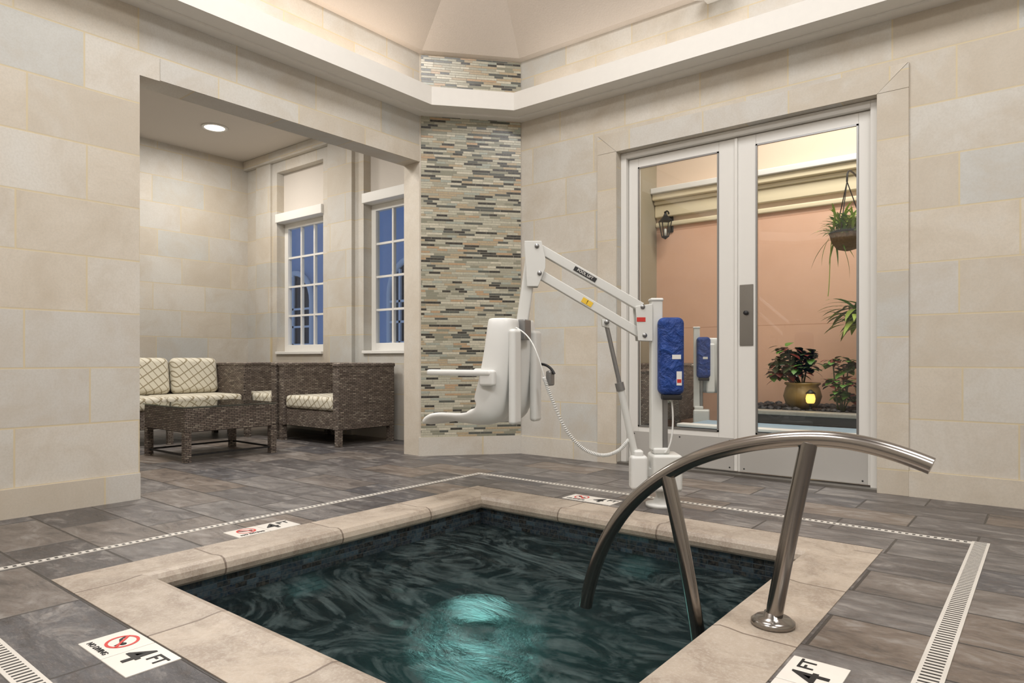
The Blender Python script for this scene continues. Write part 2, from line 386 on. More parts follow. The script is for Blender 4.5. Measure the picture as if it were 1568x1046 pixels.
# alcove
AX=-8.45; ZA=3.5
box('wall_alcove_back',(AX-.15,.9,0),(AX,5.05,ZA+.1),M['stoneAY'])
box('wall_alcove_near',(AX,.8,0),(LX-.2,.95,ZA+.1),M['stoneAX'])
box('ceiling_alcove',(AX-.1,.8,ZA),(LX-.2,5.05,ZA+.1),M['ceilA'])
W=[(-7.75,-6.77),(-6.02,-5.04)]; WZ0,WZ1=.95,3.25
boxes('wall_windows',[((AX,RY,0),(W[0][0],RY+.2,ZA)),((W[0][1],RY,0),(W[1][0],RY+.2,ZA)),((W[1][1],RY,0),(-4.58,RY+.2,ZA)),
  ((W[0][0],RY,0),(W[0][1],RY+.2,WZ0)),((W[0][0],RY,WZ1),(W[0][1],RY+.2,ZA)),((W[1][0],RY,0),(W[1][1],RY+.2,WZ0)),((W[1][0],RY,WZ1),(W[1][1],RY+.2,ZA))],M['stoneAX'])
boxes('trim_5',[((-6.62,RY-.05,0),(-6.17,RY+.001,ZA)),((-8.2,RY-.03,0),(-7.86,RY+.001,ZA)),((-5.0,RY-.05,0),(-4.58,RY+.001,ZA))],M['stoneAX'],bevel=.004)
box('trim_6',(AX,RY-.07,3.38),(-4.58,RY+.001,ZA),M['stoneAX'],bevel=.01)
def plane(name,vs,mat,parent=None):
    me=bpy.data.meshes.new(name); me.from_pydata(vs,[],[tuple(range(len(vs)))]); return mkobj(name,me,mat,parent)
for wi,(a,b) in enumerate(W):
    g=group('window_%d'%(wi+1))
    a+=.001;b-=.001
    box('transom_panel',(a,RY+.10,2.72),(b,RY+.16,WZ1-.001),M['ceilA'],g)
    box('transom_beam',(a,RY-.03,2.60),(b,RY+.15,2.71),M['white'],g,bevel=.006)
    y0,y1=RY+.11,RY+.17; z0,z1=WZ0+.001,2.60; s=.075
    boxes('sash',[((a,y0,z0),(a+s,y1,z1)),((b-s,y0,z0),(b,y1,z1)),((a+s,y0,z0),(b-s,y1,z0+.09)),((a+s,y0,z1-.07),(b-s,y1,z1))],M['white'],g,bevel=.004)
    lst=[]
    for i in range(1,3): 
        x=a+s+(b-a-2*s)*i/3; lst.append(((x-.012,y0+.01,z0+.09),(x+.012,y1-.01,z1-.07)))
    for i in range(1,4):
        z=z0+.09+(z1-z0-.16)*i/4; lst.append(((a+s,y0+.012,z-.012),(b-s,y1-.012,z+.012)))
    boxes('muntins',lst,M['white'],g)
    plane('pane',[(a+s,RY+.14,z0+.09),(b-s,RY+.14,z0+.09),(b-s,RY+.14,z1-.07),(a+s,RY+.14,z1-.07)],M['glass'],g)
    box('sill',(a,RY-.03,WZ0-.03),(b,RY+.12,WZ0+.005),M['white'],g,bevel=.005)
g=group('recessed_downlight',(-7.43,3.86,ZA))
lathe('trim_ring',[(.0,-.001),(.14,-.001),(.14,-.012),(.11,-.012),(.11,-.003),(0,-.003)],M['white'],g)
lathe('lens',[(0,-.004),(.108,-.004),(.108,-.009),(0,-.009)],M['lamp'],g)

# ---------------- doors ----------------
g0=group('door_frame')
boxes('frame',[((DX0+.001,RY+.06,0),(DX0+.05,RY+.18,DZ-.002)),((DX1-.05,RY+.06,0),(DX1-.001,RY+.18,DZ-.002)),((DX0+.05,RY+.06,DZ-.05),(DX1-.05,RY+.18,DZ-.002))],M['white'],g0,bevel=.003)
box('threshold',(DX0+.001,RY+.0,0),(DX1-.001,RY+.2,.018),M['steeld'],g0)
def door(nm,a,b,ls,rs):
    g=group(nm); y0,y1=RY+.10,RY+.145; z0,z1=.025,DZ-.055; zb=.31
    boxes('stiles',[((a,y0,z0),(a+ls,y1,z1)),((b-rs,y0,z0),(b,y1,z1)),((a+ls,y0,z0),(b-rs,y1,zb)),((a+ls,y0,2.43),(b-rs,y1,z1))],M['white'],g,bevel=.003)
    boxes('glazing_bead',[((a+ls,y0-.006,zb),(a+ls+.012,y0+.01,2.43)),((b-rs-.012,y0-.006,zb),(b-rs,y0+.01,2.43)),((a+ls,y0-.006,zb),(b-rs,y0+.01,zb+.012)),((a+ls,y0-.006,2.418),(b-rs,y0+.01,2.43))],M['grey'],g)
    plane('pane',[(a+ls,y0+.02,zb),(b-rs,y0+.02,zb),(b-rs,y0+.02,2.43),(a+ls,y0+.02,2.43)],M['glass'],g)
    box('kick_plate',(a+.02,y0-.004,.03),(b-.02,y0-.0005,.27),M['kick'],g)
    for x in (a+.05,(a+b)/2,b-.05):
        for z in (.05,.25):
            j=lathe('screw',[(.006,0),(.006,.002),(0,.003)],M['dark'],g,n=10); j.matrix_local=Matrix.Translation((x,y0-.004,z))@Matrix.Rotation(math.pi/2,4,'X')
    return g
d1=door('door_1',-2.725,-1.826,.085,.135); d2=door('door_2',-1.818,-.927,.135,.075)
box('astragal',(-1.835,RY+.085,.03),(-1.815,RY+.10,DZ-.06),M['white'],d1,bevel=.002)
box('push_plate',(-1.80,RY+.092,.96),(-1.70,RY+.0995,1.41),M['steeld'],d2,bevel=.003)
lathe('lock_cylinder',[(.016,0),(.016,.02),(0,.02)],M['dark'],d2,loc=(0,0,0)).matrix_local=Matrix.Translation((-1.75,RY+.092,1.2))@Matrix.Rotation(math.pi/2,4,'X')

# ---------------- courtyard ----------------
CX0=-4.0; CY=8.0
box('courtyard_floor',(-4.0,5.05,-.1),(3,8.0,-.005),M['courtfloor'])
box('wall_courtyard_far',(-4.2,CY,-.1),(3,CY+.15,2.6),M['stucco'])
box('wall_courtyard_upper',(-4.2,CY,2.6),(3,CY+.15,4.6),M['cream'])
boxes('wall_courtyard_side',[((-4.2,5.05,-.1),(-4.0,8.0,4.6)),((2.8,5.05,-.1),(3.0,8.0,4.6))],M['olive'])
box('ceiling_courtyard',(-4.2,5.05,4.6),(3,8.15,4.7),M['cream'])
boxes('trim_cornice',[((-4,CY-.04,2.56),(2.8,CY,2.62)),((-4,CY-.06,2.68),(2.8,CY,2.84)),((-4,CY-.09,2.84),(2.8,CY,2.89)),((-4,CY-.14,2.89),(2.8,CY,2.97))],M['corn'],bevel=.015)
box('trim_cornice_cap',(-4,CY-.18,2.97),(2.8,CY,3.04),M['white'],bevel=.01)
g=group('stone_planter')
box('bed_walls',(-2.6,6.7,0),(1.0,7.98,.32),M['darkstone'],g)
box('ledge',(-2.63,6.66,.32),(1.0,6.85,.36),M['greystone'],g,bevel=.008)
box('pebble_bed',(-2.6,6.85,.32),(1.0,7.98,.35),M['pebble'],g)
bm=bmesh.new()
pots=[(-1.99,7.25,.2),(-1.60,7.12,.05),(-1.40,7.47,.17),(-1.84,6.98,.07)]
for i in range(420):
    x,y=random.uniform(-2.55,-.6),random.uniform(6.9,7.9)
    if any((x-a)**2+(y-b)**2<(c+.03)**2 for a,b,c in pots): continue
    r=random.uniform(.02,.045); mm=Matrix.Translation((x,y,.352+r*.2))@Matrix.Diagonal((r,r*random.uniform(.7,1),r*.6,1))
    bmesh.ops.create_icosphere(bm,subdivisions=1,radius=1,matrix=mm)
me=bpy.data.meshes.new('river_stones'); bm.to_mesh(me); bm.free(); mkobj('river_stones',me,M['pebble'],g,smooth=True)
g=group('water_feature')
box('basin',(-2.75,6.0,0),(1.0,6.65,.22),M['darkstone'],g)
box('rim',(-2.78,5.97,.22),(1.0,6.10,.25),M['white'],g,bevel=.008)
box('water_sheet',(-2.75,6.10,.22),(1.0,6.65,.235),M['courtfloor'],g)

def leaves(name,c,n,length,width,mats,parent,up=.5,droop=.5,spread=.05,seg=5,clear=None):
    vs=[];fs=[];mi=[]
    for i in range(n):
        a=random.uniform(0,2*math.pi); el=random.uniform(up-.45,up+.45); Ln=length*random.uniform(.6,1.1)
        p=Vector(c)+Vector((random.uniform(-spread,spread),random.uniform(-spread,spread),random.uniform(-spread,spread)))
        m=random.randrange(len(mats)); b=len(vs)
        for j in range(seg+1):
            t=j/seg; w=width*math.sin(math.pi*min(1,(t*.92+.08)))*.5
            e=el-droop*t*2; d=Vector((math.cos(a)*math.cos(e),math.sin(a)*math.cos(e),math.sin(e)))
            if j: p=p+d*Ln/seg
            sd=Vector((-math.sin(a),math.cos(a),0))
            vs.append(p+sd*w); vs.append(p-sd*w)
        for j in range(seg): fs.append((b+2*j,b+2*j+1,b+2*j+3,b+2*j+2)); mi.append(m)
    me=bpy.data.meshes.new(name); me.from_pydata(vs,[],fs)
    o=mkobj(name,me,mats,parent)
    for p,m in zip(me.polygons,mi): p.material_index=m; p.use_smooth=True
    return o
g=group('potted_croton',(-1.99,7.25,.351))
lathe('glazed_pot',[(.09,0),(.16,.05),(.185,.13),(.165,.21),(.15,.235),(.175,.255),(.17,.27),(.14,.265),(.13,.22),(0,.22)],M['pot'],g)
for k,(x,y,z) in enumerate([(-.22,0,.50),(-.13,-.05,.62),(-.02,.04,.57),(-.16,.05,.40),(.05,-.03,.46),(-.05,-.08,.42),(-.24,-.04,.38),(.05,.03,.56),(-.10,0,.50)]):
    tube('stem_%d'%k,[(0,0,.2),(x*.6,y*.6,.33),(x,y,z)],.006,M['leaf2'],g)
    leaves('foliage_%d'%k,(x,y,z-.03),34,.16,.08,[M['leaf2'],M['leaf'],M['leafr'],M['leaf2']],g,up=.4,droop=.45,spread=.05)
g=group('croton_bush',(-1.60,7.12,.351))
for k,(x,y,z) in enumerate([(-.07,0,.50),(.02,.04,.42),(.08,-.04,.30),(-.05,-.03,.30),(.0,.0,.18),(.06,.05,.48),(.10,0,.15)]):
    tube('stem_%d'%k,[(x*.3,y*.3,0),(x*.6,y*.6,.1),(x,y,z)],.006,M['leaf2'],g)
    leaves('foliage_%d'%k,(x,y,z-.02),30,.12,.065,[M['leaf2'],M['leaf'],M['leaf'],M['leafr']],g,up=.4,droop=.45,spread=.04)
g=group('candle_lantern',(-1.84,6.98,.351))
lathe('glass_cup',[(.03,0.075),(.04,.09),(.045,.12),(.04,.15),(.03,.17),(0,.17)],M['lampw'],g)
lathe('foot',[(.05,0),(.05,.01),(.012,.02),(.012,.065),(.03,.075),(0,.075)],M['iron'],g)
lathe('cap',[(.05,.17),(.03,.19),(.01,.21),(0,.21)],M['iron'],g)
point('candle_bulb',(-1.84,6.88,.60),.7,(1,.75,.35),.04)
g=group('hanging_basket',(-1.56,7.2,1.98))
lathe('coir_bowl',[(.02,-.06),(.09,-.04),(.14,.03),(.16,.12),(.145,.12),(0,.10)],M['coir'],g)
lathe('wire_rim',[(.163,.11),(.168,.125),(.160,.13),(.155,.12)],M['iron'],g)
for i in range(3):
    a=i*2.094+.4; tube('chain_%d'%i,[(.16*math.cos(a),.16*math.sin(a),.125),(0,0,.62)],.005,M['iron'],g,'POLY')
tube('wall_bracket',[(0,0,.62),(0,0,.72),(0,.1,.78),(0,.55,.76),(0,.79,.70)],.009,M['iron'],g)
leaves('fern_fronds',(-.01,0,.13),260,.24,.024,[M['leaf'],M['leafy'],M['leafy']],g,up=1.1,droop=.6,spread=.10)
leaves('trailing_vines',(-.12,0,.12),7,.42,.02,[M['leafy'],M['leaf']],g,up=-.9,droop=.3,spread=.04,seg=8)
tube('long_tendril',[(-.12,-.05,.12),(-.15,-.06,-.1),(-.14,-.05,-.35),(-.16,-.06,-.5)],.004,M['leafy'],g)
g=group('potted_palm',(-1.40,7.47,.351))
lathe('pot',[(.10,0),(.14,.2),(.15,.22),(.12,.21),(0,.2)],M['pot'],g)
tube('trunk',[(0,0,.15),(.02,0,.5),(-.04,0,.92)],.018,M['coir'],g)
leaves('palm_fronds',(-.08,0,.93),110,.42,.06,[M['leaf'],M['leafy']],g,up=.5,droop=.6,spread=.09,seg=7)
g=group('wall_lantern',(-3.80,7.84,2.40))
lathe('lantern_cage',[(.045,0),(.085,.2),(.0,.2)],M['glass'],g,n=4,smooth=False)
for i in range(4):
    a=i*math.pi/2; tube('bar_%d'%i,[(.045*math.cos(a),.045*math.sin(a),0),(.087*math.cos(a),.087*math.sin(a),.2)],.006,M['iron'],g,'POLY')
lathe('cap',[(.10,.2),(.03,.27),(.015,.30),(.02,.32),(0,.33)],M['iron'],g,n=4,smooth=False)
lathe('base',[(0,-.03),(.05,0),(.05,.012),(0,.012)],M['iron'],g,n=4,smooth=False)
lathe('candle',[(.015,.01),(.015,.1),(0,.11)],M['white'],g)
tube('arm',[(0,0,.29),(.0,.02,.36),(.0,.1,.36),(.0,.14,.25)],.009,M['iron'],g)
box('backplate',(-.04,.135,.08),(.04,.158,.3),M['iron'],g,bevel=.01)

g=group('neighbouring_building')
box('facade',(-19,10,-1),(-7,10.4,6),M['bluebld'],g)
def arch(cx,w,zb,zs):
    pts=[(cx-w/2,zb),(cx+w/2,zb)]+[(cx+w/2*math.cos(a),zs+w/2*math.sin(a)) for a in [math.pi*i/14 for i in range(15)]]
    me=bpy.data.meshes.new('arched_window'); n=len(pts)
    me.from_pydata([(x,9.96,z) for x,z in pts],[],[tuple(range(n))]); mkobj('arched_window',me,M['darkstone'],g)
    tube('arch_trim',[(x,9.95,z) for x,z in pts[1:]+[pts[0]]],.07,M['white'],g,'POLY')
    boxes('glazing_bars',[((cx-w/2+.05,9.90,zb+.1+.45*i),(cx+w/2-.05,9.95,zb+.15+.45*i)) for i in range(int((zs-zb)/.45)+1)]+[((cx-.03+dx,9.90,zb),(cx+.03+dx,9.95,zs+w/2-abs(dx)*.6)) for dx in (-w/4,0,w/4)],M['white'],g)
for cx in (-17.3,-15.1,-12.9,-10.7,-8.5): arch(cx,1.5,.2,2.3)

# ---------------- pool ----------------
ix0,ix1,iy0,iy1=-2.75,-.87,1.20,3.13
prof=[(.28,-.1),(.28,.003),(.12,.004),(.075,.010),(.045,.012),(.022,.006),(.007,-.010),(.0,-.033),(.006,-.054),(.02,-.066),(.05,-.068)]
vs=[];fs=[];mi=[]
for o_,z in prof: vs+=[(ix0-o_,iy0-o_,z),(ix1+o_,iy0-o_,z),(ix1+o_,iy1+o_,z),(ix0-o_,iy1+o_,z)]
for j in range(len(prof)-1):
    for i in range(4):
        fs.append((j*4+i,j*4+(i+1)%4,(j+1)*4+(i+1)%4,(j+1)*4+i)); mi.append(0 if i%2==0 else 1)
me=bpy.data.meshes.new('pool_coping'); me.from_pydata(vs,[],fs)
cop=mkobj('pool_coping',me,[M['copX'],M['copY']])
for p,m in zip(me.polygons,mi): p.material_index=m
bm=bmesh.new(); bm.from_mesh(me); bmesh.ops.recalc_face_normals(bm,faces=bm.faces)
bm.to_mesh(me); bm.free()
WZ=-.165
g=group('spa_pool')
o_=.035; zb=-.72; zs=-.42
tx0,tx1,ty0,ty1=ix0-o_,ix1+o_,iy0-o_,iy1+o_
boxes('tile_band_x',[((tx0,ty0-.05,-.3),(tx1,ty0,-.06)),((tx0,ty1,-.3),(tx1,ty1+.05,-.06))],M['ptX'],g)
boxes('tile_band_y',[((tx0-.05,ty0,-.3),(tx0,ty1,-.06)),((tx1,ty0,-.3),(tx1+.05,ty1,-.06))],M['ptY'],g)
boxes('basin_walls',[((tx0,ty0-.05,zb),(tx1,ty0,-.3)),((tx0,ty1,zb),(tx1,ty1+.05,-.3)),((tx0-.05,ty0,zb),(tx0,ty1,-.3)),((tx1,ty0,zb),(tx1+.05,ty1,-.3))],M['poolwall'],g)
box('basin_floor',(tx0-.05,ty0-.05,zb-.05),(tx1+.05,ty1+.05,zb),M['poolfloor'],g)
bw=.42
boxes('bench',[((tx0,ty0,zb),(tx0+bw,ty1,zs)),((tx0+bw,ty1-bw,zb),(tx1,ty1,zs)),((tx0+bw,ty0,zb),(tx1-.6,ty0+bw,zs))],M['poolwall'],g,bevel=.06,seg=4)
for k,(x,y,z,ax) in enumerate([(tx0+.006,1.8,-.27,'Y'),(tx0+.006,2.4,-.27,'Y'),(-2.2,ty1-.006,-.27,'X'),(-1.6,ty1-.006,-.27,'X'),(tx0+.006,2.9,-.27,'Y')]):
    j=lathe('jet_%d'%k,[(.028,0),(.028,.006),(.02,.012),(.016,.006),(0,.006)],M['jet'],g)
    j.matrix_local=Matrix.Translation((x,y,z))@Matrix.Rotation(math.pi/2,4,'X' if ax=='X' else 'Y')
lathe('pool_light',[(.075,0),(.075,.015),(.05,.025),(0,.028)],M['lens'],g,loc=(-2.12,2.42,zb))
lathe('bench_fitting',[(.035,0),(.035,.01),(.02,.015),(0,.015)],M['lens'],g,loc=(-2.46,2.18,zs))
lathe('main_drain',[(.10,0),(.10,.012),(.08,.018),(0,.018)],M['dark'],g,loc=(-1.3,2.1,zb))
point('pool_lamp',(-2.12,2.38,-.56),2.2,(.55,1,.92),.12)
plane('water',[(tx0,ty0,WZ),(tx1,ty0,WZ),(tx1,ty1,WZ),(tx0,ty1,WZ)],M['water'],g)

def drain(lo,hi,u,v,vc,hw=.024,per=.022):
    box('floor_drain',(lo[0],lo[1],-.01),(hi[0],hi[1],.003),drainm('drain_grate',u,v,vc,hw,per))
drain((-3.372,.56),(-3.332,3.815),(0,1,0),(1,0,0),-3.352,.011,.03)
drain((-3.332,3.775),(-.29,3.815),(1,0,0),(0,1,0),3.795,.011,.03)
drain((-.29,.63),(-.22,3.83),(0,1,0),(1,0,0),-.255)
drain((-3.332,.56),(-.22,.63),(1,0,0),(0,1,0),.595)

def marker(loc,rz):
    g=group('depth_marker_tile',loc,rz)
    boxes('tile',[((0,0,-.004),(.168,.15,.0035)),((.171,0,-.004),(.34,.15,.0035))],M['tilew'],g,bevel=.0015)
    bm=bmesh.new(); R=.047; n=48; ri=.038
    vv=[[bm.verts.new((r*math.cos(2*math.pi*i/n)+.088,r*math.sin(2*math.pi*i/n)+.09,.0042)) for i in range(n)] for r in (ri,R)]
    for i in range(n): bm.faces.new((vv[0][i],vv[1][i],vv[1][(i+1)%n],vv[0][(i+1)%n]))
    me=bpy.data.meshes.new('ban_ring'); bm.to_mesh(me); bm.free(); mkobj('ban_ring',me,M['red'],g)
    bar('ban_slash',(.057,.121,.0046),(.119,.059,.0046),.008,.0012,M['red'],g,0)
    lathe('diver_head',[(.009,0),(.009,.001),(0,.001)],M['black'],g,loc=(.108,.085,.0035),n=16)
    bar('diver_body',(.066,.095,.004),(.102,.082,.004),.010,.001,M['black'],g,0)
    bar('diver_leg',(.066,.095,.004),(.056,.112,.004),.007,.001,M['black'],g,0)
    bar('diver_arm',(.095,.085,.004),(.104,.062,.004),.005,.001,M['black'],g,0)
    text('label_no_diving','NO DIVING',.024,(.085,.022,.0045),M['black'],g)
    text('label_depth','4',.135,(.222,.072,.0045),M['black'],g)
    text('label_unit','FT',.06,(.298,.10,.0045),M['black'],g)
marker((-2.285,.763,0),0); marker((-2.36,3.44,0),0); marker((-3.04,1.70,0),math.pi/2); marker((-.43,1.69,0),math.pi/2)

# ---------------- handrail ----------------
g=group('pool_handrail',(0,0,0)); Y=2.22
P=[(-1.412,-.10),(-1.40,-.03),(-1.358,.108),(-1.2585,.286),(-1.1244,.418),(-.9746,.5146),(-.814,.573),(-.6665,.6056),(-.5308,.6176),(-.405,.6056),(-.30,.573),(-.262,.558)]
tube('top_rail',[(x,Y,z) for x,z in P],.0255,M['steel'],g,res=12)
tube('deck_post',[(-.70,Y,.006),(-.685,Y,.12),(-.64,Y,.35),(-.59,Y,.60)],.0265,M['steel'],g)
tube('pool_post',[(-1.07,Y,.45),(-1.02,Y,.25),(-.965,Y,.0),(-.93,Y,-.25),(-.925,Y,-.5)],.0255,M['steel'],g)
lathe('escutcheon',[(.068,.0),(.068,.012),(.055,.022),(.03,.026),(.027,.04)],M['steel'],g,loc=(-.70,Y,.005))

# ---------------- pool lift ----------------
TH=math.radians(38.7)
lg=group('pool_lift_chair',(-1.787,3.611,0),TH)
K=.003825
def U(px,py,v=0): return ((px-1003)*K,v,.86-(py-550)*K)
lathe('anchor_plate',[(.09,0),(.09,.02),(.05,.025),(.04,.05),(.032,.05),(.032,.14),(0,.14)],M['lift'],lg,loc=(.01,0,0))
box('base_cover',(-.055,-.09,.10),(.115,.09,.31),M['lift'],lg,bevel=.018,seg=3)
box('base_collar',(-.045,-.05,.31),(.05,.05,.345),M['lift'],lg,bevel=.01)
box('mast',(-.055,-.035,.33),(.012,.035,1.205),M['lift'],lg,bevel=.008)
box('mast_cap',(-.06,-.04,1.195),(.016,.04,1.215),M['lift'],lg,bevel=.008)
box('rear_column',(.012,-.02,.33),(.045,.02,.66),M['grey'],lg,bevel=.006)
box('battery_cover',(-.02,-.10,.655),(.125,.03,1.10),M['blue'],lg,bevel=.035,seg=5)
box('battery_cap',(.0,-.08,.625),(.115,.02,.66),M['dark'],lg,bevel=.01)
box('cover_label',(.05,-.1015,.86),(.10,-.0995,.885),M['white'],lg)
box('warning_label',(.075,-.1015,.71),(.105,-.0995,.79),M['white'],lg)
box('warning_mark',(.078,-.1025,.725),(.102,-.101,.745),M['red'],lg)
box('emergency_button',(.11,-.05,.70),(.13,-.02,.74),M['red'],lg,bevel=.005)
def plate(nm,pp,v0,v1,mat=M['lift']):
    n=len(pp); q=[U(a,b) for a,b in pp]
    vs=[(x,v0,z) for x,_,z in q]+[(x,v1,z) for x,_,z in q]
    fs=[tuple(range(n)),tuple(range(2*n-1,n-1,-1))]+[(i,n+i,n+(i+1)%n,(i+1)%n) for i in range(n)]
    me=bpy.data.meshes.new(nm); me.from_pydata(vs,[],fs)
    bm=bmesh.new(); bm.from_mesh(me); bmesh.ops.recalc_face_normals(bm,faces=bm.faces); bm.to_mesh(me); bm.free()
    o=mkobj(nm,me,mat,lg); b=o.modifiers.new('b','BEVEL'); b.width=.003; b.segments=2; return o
plate('head_plate_near',[(964,470),(990,466),(990,523),(968,522)],-.045,-.036)
plate('head_plate_far',[(964,470),(990,466),(990,523),(968,522)],.036,.045)
plate('hanger_plate_near',[(796,371),(822,371),(828,398),(828,412),(817,440),(800,440)],-.045,-.036)
plate('hanger_plate_far',[(796,371),(822,371),(828,398),(828,412),(817,440),(800,440)],.036,.045)
bar('upper_arm',U(815,379),U(975,471),.05,.052,M['lift'],lg)
bar('lower_arm',U(819,420),U(978,514),.05,.052,M['lift'],lg)
a=U(872,411.5); b=U(905,430.5)
bar('brand_plate',(a[0],-.0265,a[2]),(b[0],-.0265,b[2]),.002,.026,M['dark'],lg,0)
text('brand_lettering','POOL LIFT',.022,((a[0]+b[0])/2,-.028,(a[2]+b[2])/2),M['white'],lg,rot=(math.pi/2,math.atan2(19,33),0))
a=U(884,459); b=U(899,468)
bar('hazard_label',(a[0],-.0265,a[2]),(b[0],-.0265,b[2]),.002,.03,M['yellow'],lg,0)
text('hazard_mark','!',.03,((a[0]+b[0])/2,-.028,(a[2]+b[2])/2),M['black'],lg,rot=(math.pi/2,math.atan2(19,33),0))
a=U(966,496)
box('red_label',(a[0],-.047,a[2]+.01),(a[0]+.05,-.0452,a[2]+.035),M['red'],lg)
for k,(x,y) in enumerate([(815,379),(819,420),(975,471),(978,514),(921,494)]):
    p=U(x,y); j=lathe('pivot_bolt_%d'%k,[(.013,0),(.013,.1),(0,.1)],M['grey'],lg); j.matrix_local=Matrix.Translation((p[0],.05,p[2]))@Matrix.Rotation(math.pi/2,4,'X')
bar('hanger_tube',U(807,395),U(790,515),.05,.07,M['lift'],lg,.012)
tube('actuator_rod',[U(921,494),U(943,592)],.013,M['grey'],lg,'POLY')
plate('actuator_lug',[(914,489),(927,492),(925,503),(915,500)],-.02,.02)
tube('actuator_body',[U(942,588),U(966,700)],.021,M['lift'],lg,'POLY')
tube('actuator_collar',[U(941,586),U(944,598)],.026,M['grey'],lg,'POLY')
box('actuator_motor',(-.175,-.05,.10),(-.075,.045,.30),M['plastic'],lg,bevel=.02,seg=3)
box('actuator_gearbox',(-.155,-.04,.28),(-.10,.035,.33),M['plastic'],lg,bevel=.012,seg=3)
bar('lower_link',(-.13,0,.2),(-.02,0,.2),.05,.05,M['lift'],lg)
tube('battery_cable',[(.06,-.03,.65),(.075,-.06,.5),(.06,-.07,.35),(.02,-.05,.32)],.005,M['plastic'],lg)
ctrl=[U(826,578),U(838,610),U(858,655),U(885,686),U(915,697),U(940,690),U(957,672)]
def catm(c,n=60):
    out=[]; c=[Vector(x) for x in c]; c=[c[0]]+c+[c[-1]]
    for i in range(1,len(c)-2):
        for k in range(n):
            t=k/n; p0,p1,p2,p3=c[i-1:i+3]
            out.append(.5*((2*p1)+(-p0+p2)*t+(2*p0-5*p1+4*p2-p3)*t*t+(-p0+3*p1-3*p2+p3)*t**3))
    return out
path=catm(ctrl,110); hel=[]
for i,p in enumerate(path):
    tdir=(path[min(i+1,len(path)-1)]-path[max(i-1,0)]).normalized(); s=tdir.cross(Vector((0,1,0))).normalized(); a=i*.75
    hel.append(p+(s*math.cos(a)+Vector((0,1,0))*math.sin(a))*.0085)
tube('coiled_cord',hel,.0033,M['plastic'],lg,'POLY')
tube('handset_cable',[U(783,503,-.1),U(800,512,-.14),U(812,535,-.2),U(820,560,-.2),U(824,576,-.2)],.004,M['plastic'],lg)
sg=bpy.data.objects.new('seat_assembly',None); COL.objects.link(sg); sg.parent=lg
sg.location=((786-1003)*K,0,.0); sg.rotation_euler=(0,0,math.pi-math.radians(30))
prow=[(.50,.47,.03),(.485,.495,.03),(.43,.515,.03),(.33,.512,.035),(.22,.497,.05),(.13,.492,.09),(.05,.51,.14),(.012,.585,.155),(-.005,.68,.14),(-.018,.80,.13),(-.026,.92,.12),(-.03,1.03,.115),(-.026,1.075,.11),(-.018,1.09,.10)]
nv=17; vs=[];fs=[]
N=len(prow)
for i,(f,z,wing) in enumerate(prow):
    q0=prow[max(0,i-1)]; q1=prow[min(N-1,i+1)]
    t=Vector((q1[0]-q0[0],q1[1]-q0[1])).normalized(); nn=Vector((t.y,-t.x))
    if nn.dot(Vector((1,1)))<0: nn=-nn
    if i>10: nn=Vector((1,0))
    hw=.235 if i<9 else .235-.010*(i-8)
    for j in range(nv):
        v=-1+2*j/(nv-1); av=abs(v)
        e=(max(0,(av-.62)/.38)**1.6)*wing + (.03*math.exp(-(v/.16)**2) if i>5 else 0)
        vv=math.copysign(min(av,.62)+max(0,av-.62)*(1-.35*max(0,(av-.62)/.38)),v)/.867
        vs.append((f+nn.x*e,vv*hw,z+nn.y*e))
for i in range(N-1):
    for j in range(nv-1): fs.append((i*nv+j,i*nv+j+1,(i+1)*nv+j+1,(i+1)*nv+j))
me=bpy.data.meshes.new('seat_shell'); me.from_pydata(vs,[],fs); so=mkobj('seat_shell',me,M['plastic'],sg,True)
m=so.modifiers.new('s','SOLIDIFY'); m.thickness=.03; m.offset=0
m=so.modifiers.new('ss','SUBSURF'); m.levels=2; m.render_levels=2
for sgn in (-1,1):
    y=sgn*.25; n_='a' if sgn<0 else 'b'
    box('armrest_'+n_,(.02,y-.026,.765),(.46,y+.026,.80),M['plastic'],sg,bevel=.014,seg=3)
    box('arm_mount_'+n_,(.0,y-.02,.71),(.10,y+.02,.80),M['plastic'],sg,bevel=.015,seg=3)
    box('back_rib_'+n_,(-.075,sgn*.125-.045,.49),(-.03,sgn*.125+.045,1.03),M['plastic'],sg,bevel=.02,seg=4)
box('mount_bracket',(-.07,-.04,.97),(-.02,.04,1.09),M['grey'],sg,bevel=.008)
box('handset',(-.13,-.23,.70),(-.095,-.17,.79),M['grey'],sg,bevel=.01)
tube('handset_hook',[(-.04,-.2,.83),(-.11,-.2,.83),(-.14,-.2,.77)],.008,M['dark'],sg)

# second lift standing in the courtyard, seat stowed against the mast
lg2=group('pool_lift_chair',(-3.02,7.05,0),math.radians(20))
for c in list(lg.children):
    if c.name.split('.')[0] in ('anchor_plate','base_cover','base_collar','mast','mast_cap','rear_column','battery_cover','battery_cap','cover_label'):
        n_=bpy.data.objects.new(c.name.split('.')[0],c.data); COL.objects.link(n_); n_.parent=lg2
        for md in c.modifiers:
            q=n_.modifiers.new(md.name,md.type)
            if md.type=='BEVEL': q.width=md.width; q.segments=md.segments; q.limit_method='ANGLE'
sg2=bpy.data.objects.new('seat_assembly',None); COL.objects.link(sg2); sg2.parent=lg2; sg2.location=(.24,.05,0); sg2.rotation_euler=(0,0,math.radians(100))
for c in list(sg.children):
    n_=bpy.data.objects.new(c.name.split('.')[0],c.data); COL.objects.link(n_); n_.parent=sg2
    for md in c.modifiers:
        q=n_.modifiers.new(md.name,md.type)
        if md.type=='BEVEL': q.width=md.width; q.segments=md.segments; q.limit_method='ANGLE'
        if md.type=='SOLIDIFY': q.thickness=md.thickness; q.offset=0
        if md.type=='SUBSURF': q.levels=q.render_levels=1
bar('stow_bracket',(-.02,0,1.05),(.22,.04,1.05),.04,.04,M['lift'],lg2)
